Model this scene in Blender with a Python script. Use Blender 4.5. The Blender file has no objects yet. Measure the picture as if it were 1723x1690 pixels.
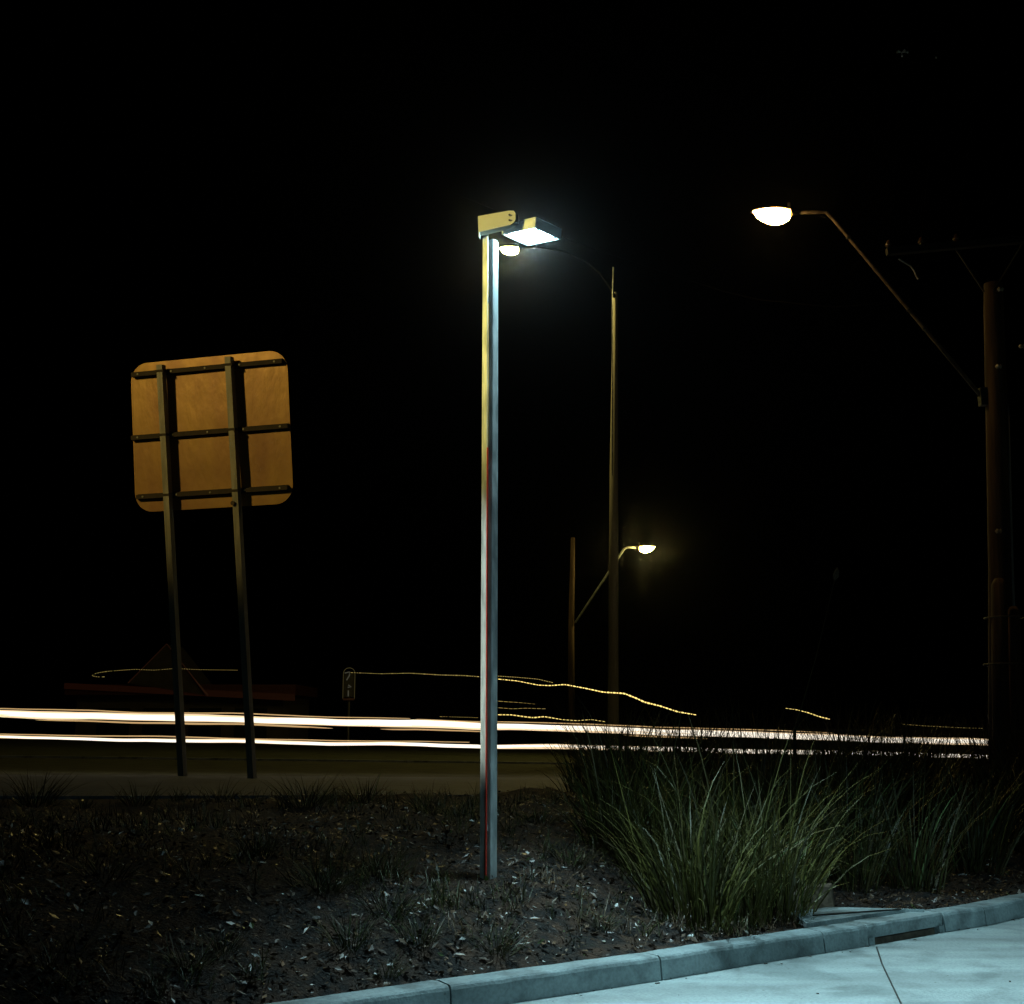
import bpy, math, random
from mathutils import Vector, Matrix, noise
random.seed(11)
sc = bpy.context.scene
C = sc.collection
PI = math.pi

# ------------------------------------------------------------------ camera, sky, exposure
EYE = Vector((0, 0, 1.25)); FPX = 2040.0; W0, H0 = 1723.0, 1690.0
PITCH = math.atan(370 / FPX)
cd = bpy.data.cameras.new('camera'); cam = bpy.data.objects.new('camera', cd); C.objects.link(cam)
cam.location = EYE; cam.rotation_euler = (PI / 2 + PITCH, 0, 0)
cd.sensor_fit = 'HORIZONTAL'; cd.sensor_width = 36; cd.lens = 36 * FPX / W0
cd.clip_start = 0.05; cd.clip_end = 5000
sc.camera = cam
world = bpy.data.worlds.new('World'); sc.world = world; world.use_nodes = True
wn = world.node_tree.nodes; wl = world.node_tree.links
bg = wn['Background']; sky = wn.new('ShaderNodeTexSky'); sky.sky_type = 'NISHITA'; sky.sun_disc = False
sky.sun_elevation = math.radians(-12); sky.sun_rotation = math.radians(200)
wl.new(sky.outputs[0], bg.inputs[0]); bg.inputs[1].default_value = 0.05
sc.view_settings.view_transform = 'Standard'; sc.view_settings.look = 'None'
sc.view_settings.exposure = 0; sc.view_settings.gamma = 1
sc.render.engine = 'CYCLES'
sc.cycles.use_denoising = True
sc.cycles.sample_clamp_indirect = 3
sc.cycles.max_bounces = 5
sc.cycles.caustics_reflective = False; sc.cycles.caustics_refractive = False

FW = Vector((0, math.cos(PITCH), math.sin(PITCH))); UP = Vector((0, -math.sin(PITCH), math.cos(PITCH)))
def ray(px, py):
    d = FW + Vector(((px - W0 / 2) / FPX, 0, 0)) + UP * ((H0 / 2 - py) / FPX)
    return d / d.y
def P(px, py, D):                       # point seen at a pixel, D metres ahead
    return EYE + ray(px, py) * D
RD = Vector((.861, .509, 0)); ND = Vector((-.509, .861, 0))   # along the road / across it
def onc(px, py, c):                     # point seen at a pixel on the upright plane across = c
    d = ray(px, py); return EYE + d * (c / d.dot(ND))

# ------------------------------------------------------------------ materials
def newmat(name):
    m = bpy.data.materials.new(name); m.use_nodes = True
    return m, m.node_tree.nodes, m.node_tree.links, m.node_tree.nodes['Principled BSDF']
def mat(name, c1, c2=None, rough=.7, metal=0, scale=8, bump=0, bscale=None, detail=5, rough2=None, stretch=None, spec=None, ramp=(.35, .65)):
    m, n, l, b = newmat(name)
    b.inputs['Metallic'].default_value = metal; b.inputs['Roughness'].default_value = rough
    if spec is not None: b.inputs['Specular IOR Level'].default_value = spec
    tc = n.new('ShaderNodeTexCoord'); src = tc.outputs['Object']
    if stretch:
        mp = n.new('ShaderNodeMapping'); mp.inputs['Scale'].default_value = stretch
        l.new(src, mp.inputs[0]); src = mp.outputs[0]
    nz = n.new('ShaderNodeTexNoise'); nz.inputs['Scale'].default_value = scale; nz.inputs['Detail'].default_value = detail
    l.new(src, nz.inputs['Vector'])
    r = n.new('ShaderNodeValToRGB'); r.color_ramp.elements[0].position = ramp[0]; r.color_ramp.elements[1].position = ramp[1]
    r.color_ramp.elements[0].color = (*c1, 1); r.color_ramp.elements[1].color = (*(c2 or c1), 1)
    l.new(nz.outputs[0], r.inputs[0]); l.new(r.outputs[0], b.inputs['Base Color'])
    if rough2 is not None:
        mr = n.new('ShaderNodeMapRange'); mr.inputs[3].default_value = rough; mr.inputs[4].default_value = rough2
        l.new(nz.outputs[0], mr.inputs[0]); l.new(mr.outputs[0], b.inputs['Roughness'])
    if bump:
        n2 = n.new('ShaderNodeTexNoise'); n2.inputs['Scale'].default_value = bscale or scale * 6; n2.inputs['Detail'].default_value = 6
        l.new(src, n2.inputs['Vector'])
        bp = n.new('ShaderNodeBump'); bp.inputs['Strength'].default_value = bump; bp.inputs['Distance'].default_value = .02
        l.new(n2.outputs[0], bp.inputs['Height']); l.new(bp.outputs[0], b.inputs['Normal'])
    return m
def emat(name, col, s):
    m, n, l, b = newmat(name)
    b.inputs['Base Color'].default_value = (.02, .02, .02, 1)
    b.inputs['Emission Color'].default_value = (*col, 1); b.inputs['Emission Strength'].default_value = s
    return m
def attrmat(name, rough=.5, spec=.5):   # colour of each leaf or chip stored on the mesh
    m, n, l, b = newmat(name)
    a = n.new('ShaderNodeAttribute'); a.attribute_name = 'col'
    l.new(a.outputs['Color'], b.inputs['Base Color']); b.inputs['Roughness'].default_value = rough
    b.inputs['Specular IOR Level'].default_value = spec
    return m
def concrete(name, base, stains, rough=.75):
    m, n, l, b = newmat(name); b.inputs['Roughness'].default_value = rough
    tc = n.new('ShaderNodeTexCoord'); mp = n.new('ShaderNodeMapping'); mp.inputs['Rotation'].default_value = (0, 0, -.53); mp.inputs['Scale'].default_value = (.35, 2.2, 1)
    l.new(tc.outputs['Object'], mp.inputs[0])
    a = n.new('ShaderNodeTexNoise'); a.inputs['Scale'].default_value = 1.6; a.inputs['Detail'].default_value = 7; l.new(mp.outputs[0], a.inputs['Vector'])
    c = n.new('ShaderNodeTexNoise'); c.inputs['Scale'].default_value = 60; c.inputs['Detail'].default_value = 5; l.new(tc.outputs['Object'], c.inputs['Vector'])
    d = n.new('ShaderNodeTexNoise'); d.inputs['Scale'].default_value = 5; d.inputs['Detail'].default_value = 8; l.new(tc.outputs['Object'], d.inputs['Vector'])
    r = n.new('ShaderNodeValToRGB'); r.color_ramp.elements[0].position = .34; r.color_ramp.elements[1].position = .66
    r.color_ramp.elements[0].color = (*[v * .6 for v in base], 1); r.color_ramp.elements[1].color = (*base, 1)
    l.new(a.outputs[0], r.inputs[0])
    r2 = n.new('ShaderNodeValToRGB'); r2.color_ramp.elements[0].position = .30; r2.color_ramp.elements[1].position = .5
    r2.color_ramp.elements[0].color = (*[stains] * 3, 1); r2.color_ramp.elements[1].color = (1, 1, 1, 1)
    l.new(d.outputs[0], r2.inputs[0])
    r3 = n.new('ShaderNodeValToRGB'); r3.color_ramp.elements[0].position = .3; r3.color_ramp.elements[1].position = .6
    r3.color_ramp.elements[0].color = (.8, .8, .8, 1); r3.color_ramp.elements[1].color = (1.05, 1.05, 1.05, 1)
    l.new(c.outputs[0], r3.inputs[0])
    x = n.new('ShaderNodeMix'); x.data_type = 'RGBA'; x.blend_type = 'MULTIPLY'; x.inputs[0].default_value = 1
    l.new(r.outputs[0], x.inputs[6]); l.new(r2.outputs[0], x.inputs[7])
    y = n.new('ShaderNodeMix'); y.data_type = 'RGBA'; y.blend_type = 'MULTIPLY'; y.inputs[0].default_value = 1
    l.new(x.outputs[2], y.inputs[6]); l.new(r3.outputs[0], y.inputs[7]); l.new(y.outputs[2], b.inputs['Base Color'])
    e = n.new('ShaderNodeTexNoise'); e.inputs['Scale'].default_value = 1.1; e.inputs['Detail'].default_value = 3; e.inputs['Distortion'].default_value = 1.2; l.new(tc.outputs['Object'], e.inputs['Vector'])
    r4 = n.new('ShaderNodeValToRGB'); r4.color_ramp.elements[0].position = .36; r4.color_ramp.elements[1].position = .44
    r4.color_ramp.elements[0].color = (.72, .74, .74, 1); r4.color_ramp.elements[1].color = (1, 1, 1, 1); l.new(e.outputs[0], r4.inputs[0])
    vo = n.new('ShaderNodeTexVoronoi'); vo.inputs['Scale'].default_value = 9; l.new(tc.outputs['Object'], vo.inputs['Vector'])
    r5 = n.new('ShaderNodeValToRGB'); r5.color_ramp.elements[0].position = .03; r5.color_ramp.elements[1].position = .07
    r5.color_ramp.elements[0].color = (.35, .33, .3, 1); r5.color_ramp.elements[1].color = (1, 1, 1, 1); l.new(vo.outputs['Distance'], r5.inputs[0])
    z1 = n.new('ShaderNodeMix'); z1.data_type = 'RGBA'; z1.blend_type = 'MULTIPLY'; z1.inputs[0].default_value = 1
    l.new(y.outputs[2], z1.inputs[6]); l.new(r4.outputs[0], z1.inputs[7])
    z2 = n.new('ShaderNodeMix'); z2.data_type = 'RGBA'; z2.blend_type = 'MULTIPLY'; z2.inputs[0].default_value = 1
    l.new(z1.outputs[2], z2.inputs[6]); l.new(r5.outputs[0], z2.inputs[7]); l.new(z2.outputs[2], b.inputs['Base Color'])
    bp = n.new('ShaderNodeBump'); bp.inputs['Strength'].default_value = .5; bp.inputs['Distance'].default_value = .01
    l.new(c.outputs[0], bp.inputs['Height']); l.new(bp.outputs[0], b.inputs['Normal'])
    return m

M = {}
M['slab'] = concrete('car_park_concrete', (.33, .385, .39), .7)
M['kerb'] = concrete('kerb_concrete', (.30, .37, .385), .4)
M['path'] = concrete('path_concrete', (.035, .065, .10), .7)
M['soil'] = mat('garden_soil', (.003, .0014, .0007), (.044, .020, .009), .95, scale=11, bump=1, bscale=50, detail=10, ramp=(.42, .68))
M['verge'] = mat('verge_turf', (.010, .014, .005), (.035, .042, .015), .95, scale=2, bump=.6, bscale=30)
M['road'] = mat('asphalt', (.035, .03, .027), (.06, .055, .05), .85, scale=3, bump=.4, bscale=120)
M['paint'] = mat('road_paint', (.45, .44, .4), (.6, .58, .55), .6, scale=20)
M['seal'] = mat('joint_sealant', (.02, .02, .018), None, .8)
M['galv'] = mat('galvanised_steel', (.30, .32, .33), (.66, .68, .69), .42, .25, scale=22, rough2=.65, bump=.12, bscale=45, stretch=(1, 1, .25))
M['redstrip'] = mat('red_strip', (.6, .03, .015), (.75, .06, .03), .4, scale=30)
M['white'] = mat('cream_powdercoat', (.80, .77, .68), (.86, .83, .74), .5, scale=14)
M['bolt'] = mat('dark_bolt', (.05, .04, .03), None, .5, .6)
M['alu'] = mat('lamp_aluminium', (.48, .50, .51), (.58, .60, .61), .5, .1, scale=20)
M['black'] = mat('black_painted_steel', (.008, .008, .008), None, .9, spec=.05)
M['dark'] = mat('dark_metal', (.04, .04, .042), (.06, .06, .06), .6, .3, scale=10)
M['timber'] = mat('weathered_pole_timber', (.03, .018, .011), (.12, .075, .04), .85, scale=5, bump=.8, bscale=18, stretch=(1, 1, .08))
M['porcelain'] = mat('insulator_porcelain', (.5, .45, .38), None, .2, spec=.8)
M['brownglaze'] = mat('brown_glazed_insulator', (.05, .03, .02), None, .25, spec=.8)
M['darkwood'] = mat('old_dark_timber', (.008, .006, .004), (.02, .014, .009), .9, scale=5)
M['conduit'] = mat('grey_conduit', (.3, .31, .32), (.38, .39, .4), .4, scale=6)
M['armsteel'] = mat('rusty_arm_steel', (.10, .07, .045), (.2, .15, .10), .6, .2, scale=8)
M['steelpole'] = mat('painted_steel_pole', (.36, .34, .28), (.46, .44, .36), .55, .1, scale=4, stretch=(1, 1, .1))
M['signback'] = mat('dull_sign_back', (.22, .12, .06), (.36, .235, .075), .5, .4, scale=1.3, rough2=.32, ramp=(.32, .68), bump=.35, bscale=5, stretch=(1.5, 1, .6), detail=8)
M['rail'] = mat('sign_rail_steel', (.012, .009, .006), (.02, .015, .01), .8, .0, scale=9)
M['signpost'] = mat('sign_post_steel', (.14, .15, .13), (.24, .25, .22), .6, .2, scale=12, stretch=(1, 1, .2))
M['rock'] = mat('brown_sandstone', (.09, .065, .045), (.15, .11, .075), .9, scale=6, bump=.7, bscale=25)
M['wire'] = mat('line_wire', (.004, .004, .004), None, 1, spec=0)
M['wall'] = mat('rendered_wall', (.04, .035, .03), (.06, .05, .045), .85, scale=3)
M['roofm'] = mat('red_roof_trim', (.05, .01, .008), (.07, .014, .01), .7, scale=4)
M['glass'] = mat('dark_window_glass', (.015, .017, .02), None, .1, spec=.8)
M['slotshade'] = mat('drain_slot_shade', (.05, .038, .028), (.10, .08, .06), 1, scale=16)
M['grass'] = attrmat('grass_blade', .5, .3)
M['litter'] = attrmat('leaf_litter', .4, .6)

# ------------------------------------------------------------------ mesh helpers
class MB:
    def __init__(s): s.v = []; s.f = []; s.m = []; s.c = []
    def add(s, vs, fs, mi=0, col=None):
        o = len(s.v); s.v += [tuple(v) for v in vs]
        for f in fs:
            s.f.append([i + o for i in f]); s.m.append(mi); s.c.append(col)
    def box(s, c, sz, M3=None, mi=0):
        c = Vector(c); x, y, z = [q / 2 for q in sz]
        vs = [Vector((i, j, k)) for i in (-x, x) for j in (-y, y) for k in (-z, z)]
        if M3 is not None: vs = [M3 @ v for v in vs]
        s.add([v + c for v in vs], [(0, 1, 3, 2), (4, 6, 7, 5), (0, 4, 5, 1), (2, 3, 7, 6), (0, 2, 6, 4), (1, 5, 7, 3)], mi)
    def tube(s, pts, rad, n=10, mi=0, caps=True, sx=1.0):
        pts = [Vector(p) for p in pts]; k = len(pts)
        if not hasattr(rad, '__len__'): rad = [rad] * k
        vs = []; ref = None
        for i, p in enumerate(pts):
            t = (pts[min(i + 1, k - 1)] - pts[max(i - 1, 0)]).normalized()
            if ref is None: ref = Vector((0, 0, 1)) if abs(t.z) < .9 else Vector((1, 0, 0))
            a = t.cross(ref).normalized(); b = a.cross(t).normalized(); ref = b if abs(t.dot(b)) < .9 else ref
            for j in range(n):
                w = 2 * PI * j / n
                vs.append(p + (a * math.cos(w) * sx + b * math.sin(w)) * rad[i])
        fs = [(i * n + j, i * n + (j + 1) % n, (i + 1) * n + (j + 1) % n, (i + 1) * n + j) for i in range(k - 1) for j in range(n)]
        if caps: fs += [tuple(range(n - 1, -1, -1)), tuple((k - 1) * n + j for j in range(n))]
        s.add(vs, fs, mi)
    def prism(s, poly, z0, z1, mi=0):   # poly: list of (x,y); heights may be per-vertex lists
        n = len(poly)
        z0 = z0 if hasattr(z0, '__len__') else [z0] * n; z1 = z1 if hasattr(z1, '__len__') else [z1] * n
        vs = [(x, y, z0[i]) for i, (x, y) in enumerate(poly)] + [(x, y, z1[i]) for i, (x, y) in enumerate(poly)]
        fs = [tuple(range(n - 1, -1, -1)), tuple(range(n, 2 * n))] + [(i, (i + 1) % n, n + (i + 1) % n, n + i) for i in range(n)]
        s.add(vs, fs, mi)
    def build(s, name, mats, parent=None, smooth=False, M4=None, bevel=0):
        me = bpy.data.meshes.new(name)
        vs = s.v if M4 is None else [tuple(M4 @ Vector(v)) for v in s.v]
        me.from_pydata(vs, [], s.f); me.update()
        for m in (mats if isinstance(mats, list) else [mats]): me.materials.append(m)
        if any(s.m): me.polygons.foreach_set('material_index', s.m)
        if s.c and s.c[0] is not None:
            at = me.color_attributes.new('col', 'FLOAT_COLOR', 'CORNER')
            buf = []
            for f, c in zip(s.f, s.c): buf += [c[0], c[1], c[2], 1.0] * len(f)
            at.data.foreach_set('color', buf)
        if smooth: me.polygons.foreach_set('use_smooth', [True] * len(s.f))
        o = bpy.data.objects.new(name, me); C.objects.link(o)
        if parent is not None: o.parent = parent
        if bevel:
            b = o.modifiers.new('bevel', 'BEVEL'); b.width = bevel; b.segments = 3; b.limit_method = 'ANGLE'
        return o
def tag(o, label=None, cat=None, group=None, kind=None):
    if label: o['label'] = label
    if cat: o['category'] = cat
    if group: o['group'] = group
    if kind: o['kind'] = kind
    return o
def empty(name, loc, label=None, cat=None, group=None, rz=0):
    o = bpy.data.objects.new(name, None); C.objects.link(o); o.location = loc; o.rotation_euler = (0, 0, rz)
    o.empty_display_size = .1
    return tag(o, label, cat, group)
def sstep(a, b, x):
    t = max(0, min(1, (x - a) / (b - a))); return t * t * (3 - 2 * t)
def lerp(a, b, t): return a + (b - a) * t

# ------------------------------------------------------------------ terrain
KZ = .11                                   # kerb top
kpix = [(546, 1689), (757, 1658), (1110, 1609.6), (1250, 1587.5), (1384, 1568), (1458, 1557), (1586, 1536.5), (1651, 1527), (1723, 1512)]
def at_z(px, py, z):
    d = ray(px, py); return EYE + d * ((z - EYE.z) / d.z)
KP = [at_z(x, y, KZ) for x, y in kpix]     # kerb: front top edge
d0 = (KP[2] - KP[0]).normalized(); d1 = (KP[-1] - KP[-3]).normalized()
KP = [KP[0] - d0 * 14] + KP + [KP[-1] + d1 * 6, KP[-1] + d1 * 40]
def kc(a):                                 # kerb's across-coordinate at a distance along
    pr = [(p.dot(RD), p.dot(ND)) for p in KP]
    for (a0, c0), (a1, c1) in zip(pr, pr[1:]):
        if a <= a1: return lerp(c0, c1, max(0, (a - a0) / (a1 - a0)))
    return pr[-1][1]
def zr(a): return .666 - .0268 * max(-60, min(120, a))
BUL = 1.7
def H(x, y):
    a = x * .861 + y * .509; c = -x * .509 + y * .861
    k = kc(a) + .14; s = c - k
    if s < 0: return -.06 if s < -.08 else KZ - .03
    low = lerp(KZ - .02, zr(a), sstep(.3, 6.5, s))
    hi = lerp(KZ - .02, max(zr(a), .60) if c < 10 else lerp(max(zr(a), .60), zr(a), sstep(10, 11, c)), 1 - (1 - min(1, s / 2.7)) ** BUL)
    w = 1 - sstep(.0, 1.35, x - .04 * (y - 7))
    n = (noise.noise(Vector((x * 1.3, y * 1.3, 0))) * .06 + noise.noise(Vector((x * 4, y * 4, 3))) * .03 + noise.noise(Vector((x * 11, y * 11, 6))) * .018) * sstep(0, .5, s) * (1 - sstep(10, 11, c))
    z = lerp(low, hi, w) + n
    return z
def hit(px, py, dmin=3.0):
    d = ray(px, py); D = dmin
    while D < 60:
        p = EYE + d * D
        if p.z < H(p.x, p.y): return p
        D += .02
    return EYE + d * 12

for _i in range(30):
    q = P(822, 1474, 7.0); BUL += (q.z - H(q.x, q.y)) * 2
    BUL = max(1.2, min(4, BUL))
print('bulge', BUL)
g = MB()
avals = [-300, -120, -60, -35, -22, -15] + [-12 + .15 * i for i in range(int(34 / .15))] + [22.5, 24, 27, 32, 40, 60, 100, 200, 500]
cvals = [-200, -60, -20, -8, -3, -.6, -.13, -.06, -.005] + [.02 + .1 * i for i in range(62)] + [6.6, 11.02, 11.8, 12.5, 14, 16, 18, 22, 26, 28, 35, 50, 80, 150, 300, 600, 1500]
vs = []
for c0_ in cvals:
    for a in avals:
        c = c0_ if c0_ > 8 else kc(a) + .145 + c0_
        if c0_ <= 6.7 and c > 11.01: c = 11.01 - .01 * (6.7 - c0_)
        p = RD * a + ND * c
        z = H(p.x, p.y)
        if c > 28: z = zr(a)
        if c > 11: z -= .03
        vs.append((p.x, p.y, z))
na = len(avals); fs = []; 
for j in range(len(cvals) - 1):
    for i in range(na - 1):
        fs.append((j * na + i, j * na + i + 1, (j + 1) * na + i + 1, (j + 1) * na + i))
g.add(vs, fs)
for k, f in enumerate(g.f):
    c = cvals[k // (na - 1)]
    g.m[k] = 1 if c >= 14 else 0
gr = g.build('ground', [M['soil'], M['verge']], smooth=True); tag(gr, kind='structure')

def strip(name, c0, c1, dz, m, a0=-60, a1=120, n=60, th=.1, kind='structure'):
    b = MB(); vs = []
    for i in range(n + 1):
        a = lerp(a0, a1, i / n)
        for c, dd in ((c0, dz), (c1, dz), (c1, dz - th), (c0, dz - th)):
            p = RD * a + ND * c; vs.append((p.x, p.y, zr(a) + dd))
    fs = []
    for i in range(n):
        for j in range(4): fs.append((i * 4 + j, (i + 1) * 4 + j, (i + 1) * 4 + (j + 1) % 4, i * 4 + (j + 1) % 4))
    b.add(vs, fs); o = b.build(name, m); tag(o, kind=kind); return o
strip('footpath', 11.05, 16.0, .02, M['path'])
strip('road_kerb', 16.02, 16.17, -.02, M['kerb'])
strip('road', 16.2, 27.0, -.12, M['road'], th=.05)
strip('far_kerb', 27.02, 27.2, .02, M['kerb'], th=.2)
for k in range(10):
    b = strip('lane_line', 21.5, 21.62, -.116, M['paint'], a0=-14 + 9 * k, a1=-11 + 9 * k, n=2, th=.003)

# car park sheet (behind/right of the kerb) and the kerb itself
b = MB(); n = len(KP)
front = [p + (-ND) * .015 for p in KP]
far_ = [p - ND * 60 for p in KP]
top = [(p.x, p.y, 0.0) for p in front] + [(p.x, p.y, 0.0) for p in far_]
b.add(top, [(i, n + i, n + i + 1, i + 1) for i in range(n - 1)])
tag(b.build('car_park_pavement', M['slab']), kind='structure')

def arc_pos(pl, px, py):                   # nearest parameter on the kerb line to a pixel on its top edge
    q = at_z(px, py, KZ); best = (9e9, 0)
    L = 0
    for p0, p1 in zip(pl, pl[1:]):
        d = p1 - p0; t = max(0, min(1, (q - p0).dot(d) / d.length_squared)); e = (p0 + d * t - q).length
        if e < best[0]: best = (e, L + d.length * t)
        L += d.length
    return best[1]
def along(pl, s):
    for p0, p1 in zip(pl, pl[1:]):
        d = (p1 - p0).length
        if s <= d: 
            t = (p1 - p0) / d; return p0 + t * s, t
        s -= d
    t = (pl[-1] - pl[-2]).normalized(); return pl[-1] + t * s, t
kt = sum((q - p).length for p, q in zip(KP, KP[1:]))
joints = [arc_pos(KP, *q) for q in ((757, 1658), (1110, 1609.6), (1384, 1568), (1458, 1557), (1586, 1536.5), (1655, 1526.4))]
cuts = [0] + [joints[0] - 1.9 * i for i in range(5, 0, -1)] + joints + [joints[-1] + 1.6 * i for i in range(1, 12)]
prof = [(-.016, -.05), (-.014, 0), (-.005, KZ - .02), (.002, KZ - .007), (.012, KZ), (.10, KZ + .002), (.142, KZ - .002), (.15, -.05)]
def kerb_piece(b, s0, s1, prof, wob=.0):
    k = max(2, int((s1 - s0) / .12)); vs = []
    for i in range(k + 1):
        p, t = along(KP, lerp(s0, s1, i / k)); nn = Vector((-t.y, t.x, 0))
        for u, z in prof:
            q = p + nn * u; dz = noise.noise(Vector((q.x * 9, q.y * 9, 1))) * .004 if z > .05 else 0
            du = noise.noise(Vector((q.x * 12, q.y * 12, z * 9))) * .003 if z > .0 else 0
            q = q + nn * du
            vs.append((q.x, q.y, z + dz))
    m = len(prof)
    fs = [(i * m + j, i * m + j + 1, (i + 1) * m + j + 1, (i + 1) * m + j) for i in range(k) for j in range(m - 1)]
    fs += [tuple(range(m - 1, -1, -1)), tuple(k * m + j for j in range(m))]
    b.add(vs, [f[::-1] for f in fs])
kb = MB()
for s0, s1 in zip(cuts, cuts[1:]):
    if abs(s0 - joints[3]) < .01: continue       # the drain inlet stands here
    kerb_piece(kb, s0 + .005, s1 - .005, prof)
ko = kb.build('kerb', M['kerb']); tag(ko, kind='structure')
# drain inlet: lintel over a slot with its shade put into the brown colour, cover slab behind
sI0, sI1 = joints[3] + .005, joints[4] - .005
pI, tI = along(KP, (sI0 + sI1) / 2)
root = empty('drain_inlet', (pI.x, pI.y, 0), 'concrete drain inlet set in the kerb beside a flat cover slab', 'drain')
b = MB(); kerb_piece(b, sI0, sI1, [(.004, .036), (.002, KZ - .012), (.01, KZ), (.142, KZ), (.15, .045)])
root.matrix_world = Matrix.Translation((pI.x, pI.y, 0)); inv = Matrix.Translation((-pI.x, -pI.y, 0))
b.build('lintel', M['kerb'], root, M4=inv)
b = MB(); kerb_piece(b, sI0, sI1, [(.022, -.03), (.03, .033), (.13, .033), (.13, -.03)]); b.build('slot', M['slotshade'], root, M4=inv)
for q0, q1 in ((sI0, sI0 + .05), (sI1 - .05, sI1)): b = MB(); kerb_piece(b, q0, q1, [(-.012, -.03), (-.008, .041), (.05, .041), (.05, -.03)]); b.build('side_cheek', M['kerb'], root, M4=inv)
lp = [at_z(1330, 1535, .125), at_z(1398, 1527, .125), at_z(1556, 1531, .125)]
sA, sB = arc_pos(KP, 1395, 1566), arc_pos(KP, 1560, 1540)
for s in (sB, (sA + sB) / 2, sA):
    p, t = along(KP, s); q = p + Vector((-t.y, t.x, 0)) * .165; lp.append(Vector((q.x, q.y, .125)))
b = MB(); b.prism([(q.x, q.y) for q in lp][::-1], .04, .128); b.build('cover_slab', M['kerb'], root, M4=inv, bevel=.006)
mid0, mid1 = (lp[0] + lp[5]) / 2, (lp[2] + lp[3]) / 2
b = MB(); d = (mid1 - mid0); ang = math.atan2(d.y, d.x)
b.box(((mid0 + mid1) / 2) + Vector((0, 0, .008)), (d.length * .75, .018, .006), Matrix.Rotation(ang, 3, 'Z')); b.build('slab_groove', M['seal'], root, M4=inv)

# pavement joint, seen running away from the kerb
j0 = at_z(1475, 1594, 0); jm = at_z(1484, 1622, 0); j1 = at_z(1519, 1695, 0); j2 = j1 + (j1 - jm).normalized() * 8
b = MB(); b.tube([j0, jm, j1, j2], .006, 6, sx=1); tag(b.build('pavement_joint', M['seal'], M4=Matrix.Translation((0, 0, -.0025))), kind='structure')

# small debris along the kerb foot
b = MB()
for i in range(70):
    s = random.uniform(14.0, 21); p, t = along(KP, s); q = p - Vector((-t.y, t.x, 0)) * (abs(random.gauss(.03, .05)) if i < 50 else random.uniform(.1, 1.6))
    L = random.uniform(.003, .009); ang = random.uniform(0, PI)
    b.box((q.x, q.y, L * .2 + .001), (L * random.uniform(1, 3), L, L * .4), Matrix.Rotation(ang, 3, 'Z'))
for i in range(26):
    s = random.uniform(14.5, 22); p, t = along(KP, s); q = p - Vector((-t.y, t.x, 0)) * (abs(random.gauss(.035, .03))); L = random.uniform(.008, .02); an = random.uniform(0, 6)
    x = Vector((math.cos(an), math.sin(an), random.uniform(-.1, .2))) * L; y = Vector((-math.sin(an), math.cos(an), random.uniform(-.3, .3))) * L * .35; o = Vector((q.x, q.y, .005))
    b.add([o - x, o - y, o + x, o + y + Vector((0, 0, .004))], [(0, 1, 2, 3)])
tag(b.build('grit', M['bolt']), 'dark crumbs and grit lying on the pale concrete along the kerb', 'grit', kind='stuff')

# ------------------------------------------------------------------ leaf litter on the mound
b = MB()
def rnd_basis():
    z = Vector((random.gauss(0, .55), random.gauss(0, .55), 1)).normalized()
    x = Vector((random.gauss(0, 1), random.gauss(0, 1), 0)); x = (x - z * x.dot(z)).normalized()
    return x, z.cross(x), z
cnt = 0
while cnt < 42000:
    px = random.uniform(-6.0, 6.5); s = abs(random.gauss(0, 2.2)) + .02
    a = random.uniform(-4.5, 11.5); c = kc(a) + .15 + s
    if c > 10.9: continue
    p = RD * a + ND * c
    if p.y < 3.2 or abs(p.x) > .6 * p.y: continue
    if noise.noise(Vector((p.x * 1.8, p.y * 1.8, 7))) < random.uniform(-.75, .1): continue
    x, y, z = rnd_basis(); L = random.choice((random.uniform(.005, .012), random.uniform(.006, .014), random.uniform(.012, .03))); w = L * random.uniform(.18, .6)
    r = random.random()
    if r < .5: k = random.uniform(.008, .03); col = (k * 1.9, k, k * .55)
    elif r < .93: k = random.uniform(.03, .10); col = (k * 1.6, k, k * .62)
    elif r < .955: k = random.uniform(.2, .45); col = (k, k, k * .92)
    elif r < .978: k = random.uniform(.6, .9); col = (k, k, k)  # white chips: glints put into the colour
    else: k = random.uniform(.04, .12); col = (k * .7, k, k * .25)
    o = Vector((p.x, p.y, H(p.x, p.y) + random.uniform(.0, .018)))
    h = z * L * random.uniform(-.1, .25)
    b.add([o - x * L, o - y * w + h, o + x * L, o + y * w + h * .3], [(0, 1, 2, 3)] if random.random() < .6 else [(0, 1, 2), (0, 2, 3)], 0, col)
    cnt += 1
tag(b.build('leaf_litter', M['litter']), 'brown and pale leaf litter and bark chips with glints coloured white on the garden mound', 'leaf litter', kind='stuff')

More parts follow.
